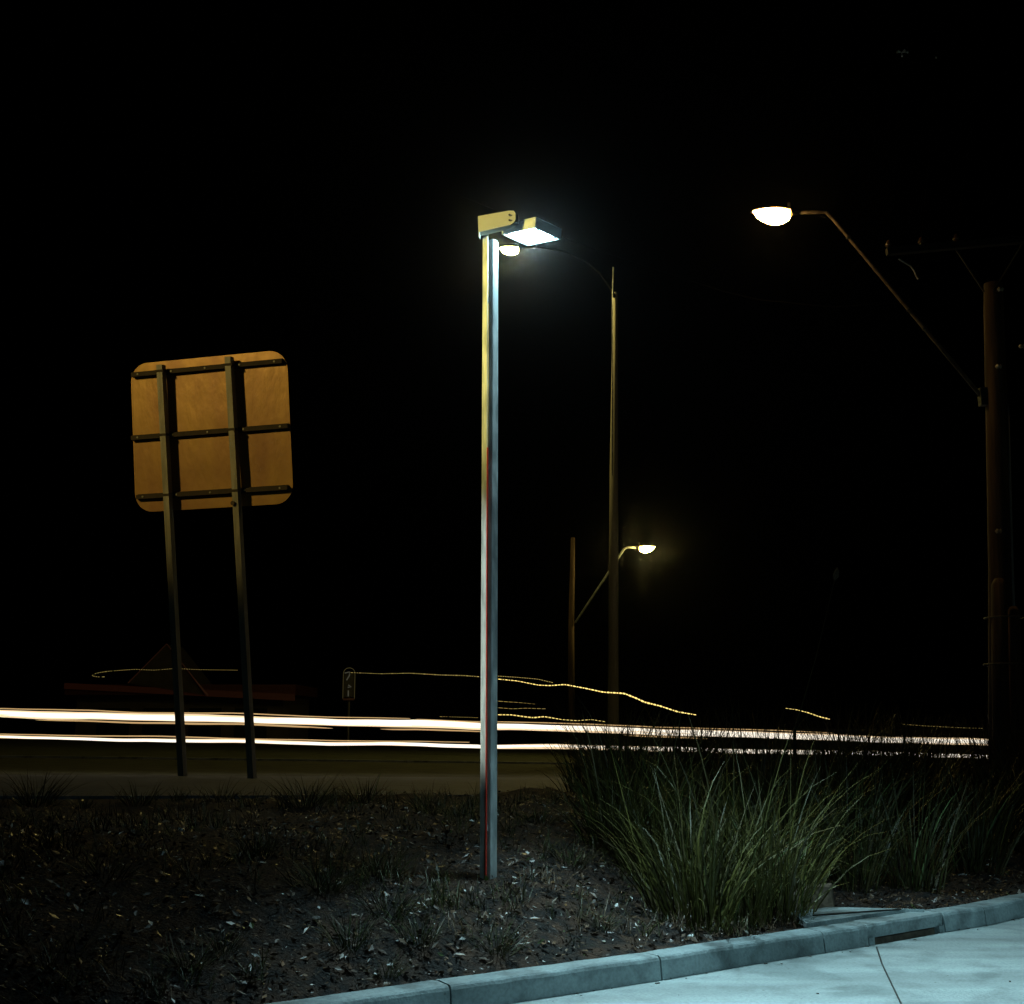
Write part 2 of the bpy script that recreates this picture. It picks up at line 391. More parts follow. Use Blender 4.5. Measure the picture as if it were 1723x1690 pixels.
# ------------------------------------------------------------------ grasses
def blade(b, root, az, lean, L, w, droop, col, seg=6, tw=0):
    d = Vector((math.cos(az), math.sin(az), 0)); side = Vector((-math.sin(az + tw), math.cos(az + tw), 0))
    p = Vector(root); th = lean; pts = []
    for i in range(seg + 1):
        t = i / seg; pts.append((p.copy(), w * (1 - t ** 2.2) * (.6 + .4 * min(1, t * 4)) + .0004))
        th += droop * (t + .15) / seg * 1.6
        p = p + (d * math.sin(th) + Vector((0, 0, math.cos(th)))) * (L / seg)
    vs = []
    for q, ww in pts: vs += [q - side * ww, q + side * ww]
    b.add(vs, [(2 * i, 2 * i + 1, 2 * i + 3, 2 * i + 2) for i in range(seg)], 0, col)
def clump_mesh(seed, n, R, Lm, wid, spread, dro, tint=(.062, .058, .013), dead=.12, bend=0):
    random.seed(seed); b = MB()
    for i in range(n):
        az = random.uniform(0, 2 * PI); r = R * math.sqrt(random.random())
        k = random.uniform(.55, 1.35); col = tuple(v * k for v in tint)
        u = random.random()
        if u < dead: kk = random.uniform(.6, 1.5); col = (.07 * kk, .058 * kk, .024 * kk)
        elif u > .97: col = (.10, .15, .05)
        L = Lm * (random.uniform(.45, .85) if random.random() < (.78 if wid < .006 else .5) else random.uniform(.85, 1.2))
        if Lm < .5: L = Lm * random.uniform(.5, 1.12)
        blade(b, (math.cos(az) * r, math.sin(az) * r, -.03), az + random.gauss(0, .7), abs(random.gauss(spread * (.3 + r / R * .7), .12)), L, wid * random.uniform(.6, 1.2), max(0, random.gauss(dro, dro * .6)), col, tw=random.uniform(-1.2, 1.2))
    return b
big = [clump_mesh(100 + i, 215, .22, .98, .0056, .38, .75) for i in range(4)]
loose = [clump_mesh(200 + i, 110, .20, .92, .0066, .34, .6, tint=(.036, .036, .009)) for i in range(4)]
tuft = [clump_mesh(300 + i, 120, .10, .30, .0024, .75, .7, tint=(.034, .036, .012), dead=.25) for i in range(4)]
def protos(lst, name): return [m.build(name, M['grass']) for m in lst]
used = {}
def place(lst, key, idx, loc, sc_, rz, label, cat, group, name):
    k = (key, idx)
    if k not in used:
        o = lst[idx].build(name, M['grass']); used[k] = o
    else:
        o = used[k].copy(); C.objects.link(o)
    o.location = loc; o.scale = (sc_[0], sc_[0], sc_[1]); o.rotation_euler = (random.uniform(-.05, .05), random.uniform(-.05, .05), rz)
    tag(o, label, cat, group); return o
random.seed(5)
GL = 'strappy grass clumps planted behind the kerb'
feat = [  # base pixel, size, label
 ((1165, 1556), 1.0, 'big front grass clump nearest the kerb, with blades falling left over the mulch slope'),
 ((1232, 1538), 1.1, 'big leafy grass clump in the middle of the bright group by the kerb'),
 ((1305, 1545), .95, 'grass clump with long blades arching right over the brown rock'),
 ((1262, 1556), .55, 'short bright yellow-green grass clump at the foot of the big front clumps'),
 ((1110, 1490), .95, 'darker grass clump rising at the right end of the mulch slope'),
 ((1322, 1500), 1.0, 'grass clump directly behind the brown rock'),
 ((1540, 1497), .92, 'upright fan-shaped grass clump standing alone behind the drain cover slab'),
 ((1441, 1494), .8, 'thin sparse grass clump between the brown rock and the upright fan-shaped clump'),
 ((1640, 1470), .95, 'dim grass clump on the right, nearest the foot of the timber pole'),
 ((1035, 1440), .85, 'dim grass clump closest to the steel post of the floodlight'),
]
fpos = []
for k, ((px, py), s, lab) in enumerate(feat):
    p = hit(px, py); fpos.append(p)
    lst, key = (big, 'big') if k not in (6, 7, 8) else (loose, 'loose')
    o = place(lst, key, k % 4, (p.x, p.y, H(p.x, p.y)), (s * (.8 if k == 3 else 1), s), random.uniform(0, 6), lab, 'grass clump', GL, 'grass_clump')
BG = 'dim dark green grass clump in the massed planting in front of the light trails'
nb = 0
c = 6.6
while c < 14.2:
    a = 4.4
    while a < 21:
        aa = a + random.uniform(-.35, .35); cc = c + random.uniform(-.3, .3); p = RD * aa + ND * cc
        a += .85 if cc < 11 else 1.1
        px = W0 / 2 + p.x / p.y * FPX * .99
        lim = 890 if cc > 9 else (960 if cc > 8 else 1060)
        if px < lim + random.uniform(-10, 25) or px > 1800: continue
        if cc > 10.95 and px < 960: continue
        if any((Vector((p.x, p.y, 0)) - Vector((q.x, q.y, 0))).length < .5 for q in fpos): continue
        if cc < 7.6 and px > 1420 and random.random() < .6: continue
        z = H(p.x, p.y); tall = (1.54 - z) / .95 * random.uniform(.84, 1.08) if cc > 8.5 else random.uniform(.8, 1.0)
        tall = max(.75, min(1.75, tall))
        place(loose if random.random() < .6 else big, 'l' if False else ('loose' if False else 'bgm'), 0, (0, 0, 0), (1, 1), 0, '', '', '', 'grass_clump') if False else None
        isl = random.random() < .6
        place(loose if isl else big, 'loose' if isl else 'big', random.randrange(4), (p.x, p.y, z), (random.uniform(.9, 1.15), tall), random.uniform(0, 6), BG, 'grass clump', GL, 'grass_clump')
        nb += 1
    c += .8 if c < 9 else 1.05
print('background clumps', nb)

# tussocks along the mound
TG = 'small tussocks on the garden mound'
tl = [((60, 1352), 1.3, 'bushy dark tussock at the far left, silhouetted against the footpath'),
 ((232, 1352), .9, 'second small tussock from the left on the mound crest, against the footpath'),
 ((300, 1345), .55, 'tiny tussock on the crest in front of the left sign post'),
 ((372, 1350), 1.1, 'spiky tussock on the crest in front of the gap between the sign posts'),
 ((515, 1358), 1.25, 'rounded spiky tussock on the crest just right of the sign posts'),
 ((612, 1350), 1.25, 'spreading tussock on the crest midway between sign and floodlight post'),
 ((555, 1345), .6, 'low tussock squeezed between two bigger ones on the crest'),
 ((715, 1362), .9, 'tussock on the crest nearest the left side of the floodlight post'),
 ((770, 1372), .7, 'low tussock touching the view of the floodlight post on its left'),
 ((905, 1385), .9, 'low dark tussock on the crest just right of the floodlight post'),
 ((140, 1358), .6, 'low tussock beside the bushy one at the far left of the crest'),
 ((540, 1495), 1.0, 'dark green tussock halfway down the mound slope'),
 ((640, 1475), .8, 'tussock among pale leaf litter left of the floodlight post foot'),
 ((655, 1540), .9, 'greyish tussock in the litter below and left of the floodlight post'),
 ((585, 1590), .8, 'dark tussock low on the slope, lit from the right'),
 ((835, 1600), .8, 'dark leafy tussock just above the kerb below the floodlight post'),
 ((705, 1585), .7, 'grey-green tussock above the kerb joint'),
 ((320, 1625), .7, 'upright pale green tussock alone at the lower left of the slope'),
 ((372, 1600), .6, 'small tussock just right of the lone upright pale green one'),
 ((650, 1640), .5, 'yellow-green weed tuft close to the kerb'),
 ((960, 1455), .8, 'tussock on the bare soil slope right of the floodlight post'),
 ((1010, 1560), .6, 'low tussock in glinting litter above the kerb'),
 ((430, 1440), .8, 'faint tussock in the darkness in the middle of the slope'),
 ((180, 1480), .8, 'almost black tussock in the dark left part of the slope')]
for k, ((px, py), s, lab) in enumerate(tl):
    p = hit(px, py); random.seed(40 + k)
    place(tuft, 'tuft', k % 4, (p.x, p.y, H(p.x, p.y) - .01), (s, s * random.uniform(.8, 1.1)), random.uniform(0, 6), lab, 'tussock', TG, 'grass_tussock')
random.seed(9)
b = MB()
for i in range(2600):                      # fine weeds, uncountable
    a = random.uniform(-5, 6); s = abs(random.gauss(0, 2.6)) + .1; cc = kc(a) + .15 + s; p = RD * a + ND * cc
    if cc > 10.8 or p.y < 3.5 or abs(p.x) > .55 * p.y: continue
    if noise.noise(Vector((p.x * 1.1, p.y * 1.1, 17))) < random.uniform(-.3, .25): continue
    z = H(p.x, p.y); k = random.uniform(.5, 1.4); green = random.random() < .55
    for j in range(random.randint(4, 16)):
        col = (.04 * k, .045 * k, .011 * k) if green else (.08 * k, .05 * k, .025 * k)
        blade(b, (p.x + random.gauss(0, .03), p.y + random.gauss(0, .03), z - .01), random.uniform(0, 6.3), abs(random.gauss(.6, .3)), random.uniform(.04, .19), .002, .5, col, seg=3)
tag(b.build('weeds', M['grass']), 'fine weeds and dry grass scattered through the mulch of the mound', 'weeds', kind='stuff')

# brown rock behind the slab
p = hit(1366, 1527); random.seed(3)
b = MB()
lo = [(-.15, -.05), (.10, -.06), (.13, .06), (-.09, .09)]
vs = [(x, y, -.03) for x, y in lo] + [(-.10, -.04, .075), (.085, -.05, .125), (.115, .04, .13), (-.05, .06, .105), (-.005, -.055, .118), (-.145, -.03, .03)]
b.add(vs, [(3, 2, 1, 0), (0, 1, 5, 8, 4, 9), (1, 2, 6, 5), (2, 3, 7, 6), (3, 0, 9, 4, 7), (4, 8, 7), (8, 5, 6, 7)])
o = b.build('rock', M['rock'], bevel=.008); o.location = (p.x, p.y, H(p.x, p.y)); o.scale = (1.3, 1.2, 1.1); tag(o, 'angular brown rock lying beside the grass behind the drain cover slab', 'rock')

# ------------------------------------------------------------------ floodlight post
TH = math.radians(34)
pb = P(822, 1478, 7.0); pb.z = H(pb.x, pb.y) - .02
pt = P(829, 404, 7.0)
flood = empty('floodlight_post', (pb.x, pb.y, H(pb.x, pb.y)), 'galvanised steel post with a lit white box floodlight on top, on the garden mound', 'floodlight')
def L(v): return Vector(v) - flood.location
def rsq(w, r, ang, n=4, dx=0, dy=0):      # rounded square section
    out = []
    for q in range(4):
        cx, cy = [(1, 1), (-1, 1), (-1, -1), (1, -1)][q]
        for i in range(n + 1):
            t = (q + i / n) * PI / 2
            x = cx * (w / 2 - r) + r * math.cos(t); y = cy * (w / 2 - r) + r * math.sin(t)
            out.append((x * math.cos(ang) - y * math.sin(ang) + dx, x * math.sin(ang) + y * math.cos(ang) + dy))
    return out
def column(b, sec, p0, p1, round_top=0):
    n = len(sec); steps = 24; vs = []
    lv = [(i / steps, 1.0) for i in range(steps + 1)]
    if round_top: 
        Lh = (p1 - p0).length; lv = [(t * (1 - round_top / Lh), 1) for t, _ in lv] + [(1 - round_top / Lh * .45, .93), (1 - round_top / Lh * .1, .72), (1, .4)]
    for t, k in lv:
        c = p0.lerp(p1, t)
        for x, y in sec: vs.append((c.x + x * k, c.y + y * k, c.z))
    m = len(lv)
    fs = [(i * n + j, i * n + (j + 1) % n, (i + 1) * n + (j + 1) % n, (i + 1) * n + j) for i in range(m - 1) for j in range(n)]
    fs += [tuple(range(n - 1, -1, -1)), tuple((m - 1) * n + j for j in range(n))]
    b.add(vs, fs)
ca, sa = math.cos(-TH), math.sin(-TH)
# front section: faces look left-front and right-front
fb = L(pb) + Vector((.012, -.02, -.35)); ft = L(pt)
b = MB(); column(b, rsq(.053, .007, PI / 4), fb, ft, .03); b.build('front_section', M['galv'], flood, smooth=False)
rb = fb + Vector((-.033, .035, .0)); rt = ft + Vector((-.033, .035, .075))
rt = ft + Vector((-.04, .03, .075))
def bar(name, off, w, t, z0, z1, m, ang=math.radians(225)):
    nx = Vector((math.cos(ang), math.sin(ang), 0)); ty = Vector((-nx.y, nx.x, 0)); b = MB(); vs = []
    sec = [(-t / 2, -w / 2), (t / 2, -w / 2), (t / 2, w / 2), (-t / 2, w / 2)]; st = 30
    for i in range(st + 1):
        c = fb.lerp(ft, z0 + (z1 - z0) * i / st) + off
        for u, v in sec: q = c + nx * u + ty * v; vs.append((q.x, q.y, q.z))
    fs = [(i * 4 + j, i * 4 + (j + 1) % 4, (i + 1) * 4 + (j + 1) % 4, (i + 1) * 4 + j) for i in range(st) for j in range(4)] + [(3, 2, 1, 0), (st * 4, st * 4 + 1, st * 4 + 2, st * 4 + 3)]
    b.add(vs, fs); return b.build(name, m, flood)
nx_ = Vector((-.7071, -.7071, 0)); ty_ = Vector((.7071, -.7071, 0))
bar('cover_strip', nx_ * .060 + ty_ * .0, .042, .006, .03, 1.0, M['galv'])
bar('red_edge_strip', nx_ * .060 + ty_ * .0245, .006, .010, .03, .68, M['redstrip'])  # thin red strip along the right edge of the cover strip
for tt in (.15, .4, .65, .9): bar('standoff', nx_ * .0417, .012, .030, tt, tt + .008, M['galv'])
# luminaire
nb_ = L(P(900, 383, 6.86)); 
ax = Vector((math.cos(math.radians(47)), math.sin(math.radians(47)), -.02)).normalized()
bx0 = Vector((-math.sin(math.radians(47)), math.cos(math.radians(47)), .12)).normalized(); bx0 = (bx0 - ax * bx0.dot(ax)).normalized(); zx = ax.cross(bx0).normalized()
A_, B_, Hh = .24, .28, .068
R3 = Matrix((ax, bx0, zx)).transposed()
hc = nb_ + ax * A_ / 2 + bx0 * B_ / 2
b = MB(); t_ = .012                        # open-bottomed shell
b.box(hc + zx * (Hh - t_ / 2), (A_, B_, t_), R3)
b.box(hc + zx * (Hh - t_) / 2 - bx0 * (B_ / 2 - t_ / 2), (A_, t_, Hh - t_), R3); b.box(hc + zx * (Hh - t_) / 2 + bx0 * (B_ / 2 - t_ / 2), (A_, t_, Hh - t_), R3)
b.box(hc + zx * (Hh - t_) / 2 - ax * (A_ / 2 - t_ / 2), (t_, B_ - 2 * t_, Hh - t_), R3); b.box(hc + zx * (Hh - t_) / 2 + ax * (A_ / 2 - t_ / 2), (t_, B_ - 2 * t_, Hh - t_), R3)
housing = b.build('lamp_housing', M['alu'], flood, bevel=.003)
b = MB(); b.box(hc + zx * .014, (A_ - 2 * t_ - .002, B_ - 2 * t_ - .002, .006), R3); b.build('reflector_plate', M['alu'], housing)
b = MB(); b.box(hc + zx * .006, (A_ * .72, B_ * .74, .010), R3); b.build('diffuser', emat('flood_glow', (.52, .90, 1), 155), housing)
for k in (-.7, .7):
    b = MB(); q = hc + ax * A_ * .44 * k * 1.0 - bx0 * (B_ / 2 - .02) - zx * .006; b.tube([q, q + zx * .012], .009, 10); b.build('latch', M['alu'], housing)
ld = bpy.data.lights.new('flood_beam', 'AREA'); ld.shape = 'RECTANGLE'; ld.size = .2; ld.size_y = .22; ld.energy = 275; ld.color = (.58, .92, 1.0); ld.spread = math.radians(105)
lo_ = bpy.data.objects.new('flood_beam', ld); C.objects.link(lo_); lo_.parent = flood
lo_.location = hc - zx * .012; lo_.rotation_euler = Vector((.68, -.64, -1)).to_track_quat('-Z', 'Y').to_euler()
# bracket: cream plates either side of an arm, bolts
def plate(D, dpx=0, dpy=0):
    z = [P(804 + dpx, 364 + dpy, D), P(856 + dpx, 357.5 + dpy, D), P(864 + dpx, 358 + dpy, D), P(867 + dpx, 362 + dpy, D), P(867 + dpx, 373 + dpy, D), P(864 + dpx, 378 + dpy, D), P(858 + dpx, 381.5 + dpy, D), P(805 + dpx, 391 + dpy, D)]
    return [L(q) for q in z]
yaw = Vector((.985, -.13, 0))
def mk_plate(name, off, D=6.93, th=.004):
    b = MB(); pts = plate(D); c0 = pts[0]
    pts = [c0 + yaw * ((q.x - c0.x) / .98) + Vector((0, 0, q.z - c0.z)) + off for q in pts]
    nn = Vector((-yaw.y, yaw.x, 0)) * th; n = len(pts)
    b.add(pts + [q + nn for q in pts], [tuple(range(n)), tuple(range(2 * n - 1, n - 1, -1))] + [(i, n + i, n + (i + 1) % n, (i + 1) % n) for i in range(n)])
    return b.build(name, M['white'], flood), pts
nv = Vector((-yaw.y, yaw.x, 0))
br, pp = mk_plate('bracket_plate', Vector((0, 0, 0)))
mk_plate('bracket_plate', nv * .055 + Vector((.004, 0, 0)))
b = MB(); c0 = (pp[0] + pp[7]) / 2 + nv * .030 + yaw * .004; b.box(c0 + Vector((0, 0, -.012)), (.004, .05, .125), Matrix.Rotation(math.atan2(yaw.y, yaw.x), 3, 'Z')); b.build('bracket_web', M['white'], flood)
b = MB(); c0 = (pp[1] + pp[6]) / 2 + nv * .03 - yaw * .05; b.box(c0, (.2, .045, .05), Matrix.Rotation(math.atan2(yaw.y, yaw.x), 3, 'Z')); b.build('arm', M['dark'], flood)
for zz in (.017, -.017):
    q = pp[1].lerp(pp[6], .5) - yaw * .0 + Vector((0, 0, zz)); b = MB(); b.tube([q - nv * .006, q - nv * .0005], .006, 8); b.build('bolt', M['bolt'], flood)
b = MB(); b.box(rt + Vector((-.002, 0, -.01)), (.03, .03, .05)); b.build('spigot', M['galv'], flood)

# ------------------------------------------------------------------ back of the big road sign
yawS, rollS, leanS, ox, oz = -.262, -.009, .158, -3.9, .55
c_, s_ = math.cos(yawS), math.sin(yawS)
MS = Matrix.Rotation(yawS, 4, 'Z') @ Matrix.Rotation(leanS, 4, 'X') @ Matrix.Rotation(rollS, 4, 'Y')
sg = empty('road_sign', (ox, 16, oz), 'back of a large rounded square road sign on two leaning posts', 'road sign')
sg.rotation_euler = MS.to_euler()
u0, u1, w0, w1 = -.905, 1.35, 3.46, 5.42
rr = .25; poly = []
for cx, cy, a0 in ((u1 - rr, w1 - rr, 0), (u0 + rr, w1 - rr, 90), (u0 + rr, w0 + rr, 180), (u1 - rr, w0 + rr, 270)):
    for i in range(9):
        t = math.radians(a0 + i * 90 / 8); poly.append((cx + rr * math.cos(t), cy + rr * math.sin(t)))
# slightly dented panel: a ring grid so that bumps catch the light
b = MB(); rings = 14; n = len(poly); cu, cw = (u0 + u1) / 2, (w0 + w1) / 2; vs = []
def dent(u, w):
    d = .012 * noise.noise(Vector((u * 1.1, w * .7, 2))) + .005 * noise.noise(Vector((u * 3, w * 2, 5)))
    e = math.hypot(u - u0 - .02, (w - 4.85) * .8); d += -.05 * math.exp(-(e / .11) ** 2)
    return d
for r in range(rings, 0, -1):
    for u, w in poly:
        uu = cu + (u - cu) * r / rings; ww = cw + (w - cw) * r / rings; vs.append((uu, dent(uu, ww), ww))
vs.append((cu, dent(cu, cw), cw))
fs = [(r * n + i, r * n + (i + 1) % n, (r + 1) * n + (i + 1) % n, (r + 1) * n + i) for r in range(rings - 1) for i in range(n)] + [((rings - 1) * n + i, (rings - 1) * n + (i + 1) % n, len(vs) - 1) for i in range(n)]
b.add(vs, fs)
pan = b.build('panel', M['signback'], sg, smooth=True); sm = pan.modifiers.new('thickness', 'SOLIDIFY'); sm.thickness = .006; sm.offset = 0; es = pan.modifiers.new('sharp_rim', 'EDGE_SPLIT'); es.split_angle = math.radians(35)
for w in (5.27, 4.44, 3.66):
    b = MB(); lo2 = u0 + (.05 if w != 4.44 else .01); hi2 = u1 - (.05 if w != 4.44 else .01)
    for kk in range(5):
        uu = lerp(lo2 + .1, hi2 - .1, kk / 4); q2 = MB(); q2.tube([(uu, -.078, w), (uu, -.070, w)], .014, 6); q2.build('rail_bolt', M['signpost'], sg)
    b.box(((lo2 + hi2) / 2, -.045, w), (hi2 - lo2, .05, .055)); b.box(((lo2 + hi2) / 2, -.022, w), (hi2 - lo2, .012, .075)); b.build('rail', M['rail'], sg)
for u, wt in ((-.377, 5.35), (.602, 5.37)):
    b = MB(); b.box((u, -.125, wt / 2 - .2), (.08, .10, wt + .4)); 
    rings_ = MB()
    vs2 = []
    for z_ in range(21):
        w_ = lerp(-.4, wt, z_ / 20); uu = u + max(0, 5.4 - w_) * .013
        for dx_, dy_ in ((-.04, -.05), (.04, -.05), (.04, .05), (-.04, .05)): vs2.append((uu + dx_, -.125 + dy_, w_))
    rings_.add(vs2, [(i_ * 4 + j_, i_ * 4 + (j_ + 1) % 4, (i_ + 1) * 4 + (j_ + 1) % 4, (i_ + 1) * 4 + j_) for i_ in range(20) for j_ in range(4)] + [(3, 2, 1, 0), (80, 81, 82, 83)])
    po = rings_.build('post', M['signpost'], sg)
    for w in (5.27, 4.44, 3.66): b = MB(); b.box((u, -.125, w), (.125, .11, .03)); b.build('clamp', M['rail'], po)
b = MB(); b.tube([(.602, -.205, 3.5), (.602, -.196, 3.5)], .03, 8); b.build('bolt', M['bolt'], sg)

# ------------------------------------------------------------------ street lamps
amber = (1.0, .62, .20)
M_RIM = emat('lamp_rim_glow', (1, .45, .07), 1.6)
def lamp_head(parent, tip, dirv, size, strength, col=amber, name='lamp_head'):
    """tip: outer end of the arm in parent space; head runs from there along dirv (horizontal)"""
    d = Vector(dirv).normalized(); s = Vector((-d.y, d.x, 0)); up = Vector((0, 0, 1)); Ls = size
    def loft(stations, mi_name, m, par, flat=None):
        b = MB(); vs = []; n = 14
        for t, hw, zt, zb in stations:
            for j in range(n):
                w = 2 * PI * j / n; z = math.sin(w); zz = zt * z if z > 0 else -zb * -z * 1
                vs.append(tip + d * (t * Ls) + s * (hw * Ls * math.cos(w)) + up * ((zt * z if z > 0 else zb * z) * Ls))
        k = len(stations)
        fs = [(i * n + j, i * n + (j + 1) % n, (i + 1) * n + (j + 1) % n, (i + 1) * n + j) for i in range(k - 1) for j in range(n)] + [tuple(range(n - 1, -1, -1)), tuple((k - 1) * n + j for j in range(n))]
        b.add(vs, fs)
        if mi_name == 'lens':
            for q in range((k - 1) * n):
                i, j = divmod(q, n); w = 2 * PI * (j + .5) / n
                b.m[q] = 1 if (math.sin(w) > -.12 or i == 0) else 0
            return b.build(mi_name, [m, M_RIM], par, smooth=True)
        return b.build(mi_name, m, par, smooth=True)
    h = loft([(0, .05, .05, .05), (.12, .07, .07, .06), (.25, .12, .10, .045), (.45, .19, .13, -.04), (.7, .20, .13, -.04), (.9, .16, .10, -.03), (1.0, .08, .04, .015), (1.02, .02, .01, .005)], name, M['dark'], parent)
    st = []
    for i in range(9):
        t = i / 8; e = math.sin(PI * t) ** .6 if 0 < t < 1 else .02
        st.append((.10 + .88 * t, .215 * e + .002, .02 * e, (.31 if t < .99 else .02) * e * (1 - .2 * t)))
    loft([(t, hw, .07 if .2 < t < .95 else .02, zb + .0) for t, hw, zt, zb in st], 'lens', emat('lamp_glow', col, strength), h)
    b = MB(); q = tip + d * (.2 * Ls) + up * (.12 * Ls); b.tube([q, q + up * .09 * Ls], .035 * Ls, 8); b.build('photocell', M['porcelain'], h)
    return h

# timber utility pole with lamp arm, right edge
D = 17.0
base = P(1686, 1330, D); base.z = H(base.x, base.y)
up_ = empty('utility_pole', base, 'tall timber utility pole with a long bent arm and lit amber lamp', 'utility pole')
def l2(v): return Vector(v) - base
b = MB(); bt = [l2(P(1685, 1340, D)), l2(P(1683, 960, D)), l2(P(1677, 700, D)), l2(P(1672, 520, D)), l2(P(1671, 478, D))]
b.tube(bt, [.17, .16, .15, .14, .13], 20); b.build('shaft', M['timber'], up_, smooth=True)
b = MB(); b.tube([l2(P(1686, 1345, D - .33)), l2(P(1681, 985, D - .33)), l2(P(1680.5, 975, D - .31))], [.12, .105, .06], 14); b.build('stub', M['timber'], up_, smooth=True)
b = MB(); b.tube([l2(P(1713, 1340, D - .2)), l2(P(1706, 1030, D - .2)), l2(P(1705, 1022, D - .18))], [.10, .085, .05], 14); b.build('stub', M['timber'], up_, smooth=True)
b = MB(); b.tube([l2(P(1712, 1200, D - .1)), l2(P(1704, 960, D - .1)), l2(P(1696, 680, D - .1))], .018, 8); b.build('conduit', M['conduit'], up_, smooth=True)
for yy in (1118, 1040):
    b = MB(); q = l2(P(1692, yy, D - .2)); b.tube([q + Vector((.28 * math.cos(t), .30 * math.sin(t), 0)) for t in [i * PI / 10 for i in range(21)]], .012, 6, caps=False); b.build('band', M['dark'], up_)
# arm
tip = l2(P(1345, 358, D)); bend = l2(P(1392, 357, D)); foot = l2(P(1650, 666, D))
b = MB(); pts = [foot] + [foot.lerp(bend, t) for t in (.3, .6, .9, .96)] + [bend + Vector((-.02, 0, .0)), bend.lerp(tip, .25), tip]
b.tube(pts, [.03, .03, .028, .027, .027, .027, .025, .025], 10); b.build('lamp_arm', M['armsteel'], up_, smooth=True)
for t in (.86, .46, .36): q = foot.lerp(bend, t); dd = (bend - foot).normalized(); b = MB(); b.tube([q - dd * .012, q + dd * .012], .042, 10); b.build('arm_collar', M['dark'], up_)
b = MB(); b.box(foot + Vector((.03, 0, -.02)), (.10, .12, .26)); b.build('arm_clamp', M['dark'], up_)
h = lamp_head(up_, tip + Vector((.03, 0, -.03)) + Vector((-.04, 0, .03)), (-1, -.06, 0), .71, 75)
h.rotation_euler = (0, 0, 0)
for pa, pb2 in (((1656, 492), (1606, 416)), ((1672, 490), (1722, 408))):
    b = MB(); b.tube([l2(P(*pa, D - .2)), l2(P(*pb2, D - .2))], .014, 6); b.build('brace', M['dark'], up_)
ca0, ca1 = l2(P(1492, 424, D - .25)), l2(P(1850, 392, D - .25))
b = MB(); dv = (ca1 - ca0); b.box((ca0 + ca1) / 2, (dv.length, .1, .1), Matrix.Rotation(-math.atan2(dv.z, dv.x), 3, 'Y')); b.build('crossarm', M['darkwood'], up_)
def insulator(par, p, s=1.0):
    b = MB(); b.tube([p + Vector((0, 0, z * s)) for z in (0, .03, .035, .07, .075, .11, .13)], [.02 * s, .02 * s, .055 * s, .05 * s, .04 * s, .035 * s, .01], 10); b.build('insulator', M['brownglaze'], par, smooth=True)
inspx = [(1496, 418), (1551, 413), (1610, 408)]
for q in inspx: insulator(up_, l2(P(q[0], q[1], D - .25)))
for q in ((1680, 617), (1680, 894), (1719, 583), (1683, 487)):
    p0 = l2(P(q[0], q[1], D - .34)); b = MB(); b.tube([p0 + Vector((x, 0, 0)) for x in (-.045, -.03, -.025, 0, .005, .03, .035, .05)], [.012, .02, .035, .03, .012, .035, .03, .01], 10); b.build('reel_insulator', M['porcelain'], up_, smooth=True)
b = MB(); b.tube([l2(P(x, y, D - .3)) for x, y in ((1512, 436), (1522, 442), (1532, 448), (1538, 456), (1541, 464), (1545, 470))], .012, 6); b.build('jumper_cable', M['conduit'], up_)

# overhead wires from the crossarm towards the viewer
for k, (q, e) in enumerate((((1496, 415), (1535, -260)), ((1551, 410), (1600, -300)), ((1610, 405), (1690, -320)))):
    p0 = P(q[0], q[1], D - .25) + Vector((0, 0, .12)); p1 = P(e[0], e[1], 8.2)
    b = MB(); pts = []
    for i in range(25):
        t = i / 24; v = p0.lerp(p1, t); v.z -= .35 * 4 * t * (1 - t) * .5; pts.append(v)
    ctr = p0.copy(); b.tube([v - ctr for v in pts], .0025, 5)
    w = b.build('overhead_wire', M['wire']); w.location = ctr
    tag(w, ['thin overhead wire leaving the outer end of the crossarm, with a spacer cluster on it', 'thin dark overhead wire leaving the middle insulator of the crossarm, with one small clip', 'thin dark overhead wire leaving the crossarm nearest the timber pole'][k], 'wire', 'overhead wires')
    if k < 2:
        best = min(pts, key=lambda v: abs((H0 / 2 - FPX * (v - EYE).dot(UP) / (v - EYE).dot(FW)) - (76 if k == 0 else 100)))
        b = MB(); q0 = best - ctr
        offs = ((-.045, 0, 0), (.03, 0, .02), (.06, 0, 0), (.005, 0, -.04), (-.03, 0, .012)) if k == 0 else ((0, 0, 0),)
        for o3 in offs:
            c3 = q0 + Vector(o3) * 1.0; b.tube([c3 - Vector((0, 0, .012)), c3, c3 + Vector((0, 0, .012))], [.006, .013, .006], 8)
            b.tube([q0, c3], .005, 5)
        b.build('spacer_clip', M['porcelain'], w)
# service wire fragments left of the arm, lit by the lamp
b = MB(); pts = [P(x, y, 17.6) for x, y in ((700, 300), (1000, 420), (1215, 490), (1245, 497), (1278, 505), (1400, 517), (1655, 500))]
b.tube(pts, .0045, 5); tag(b.build('service_wire', M['wire']), 'thin sagging service wire crossing behind the big lamp arm, faintly lit', 'wire', 'overhead wires')

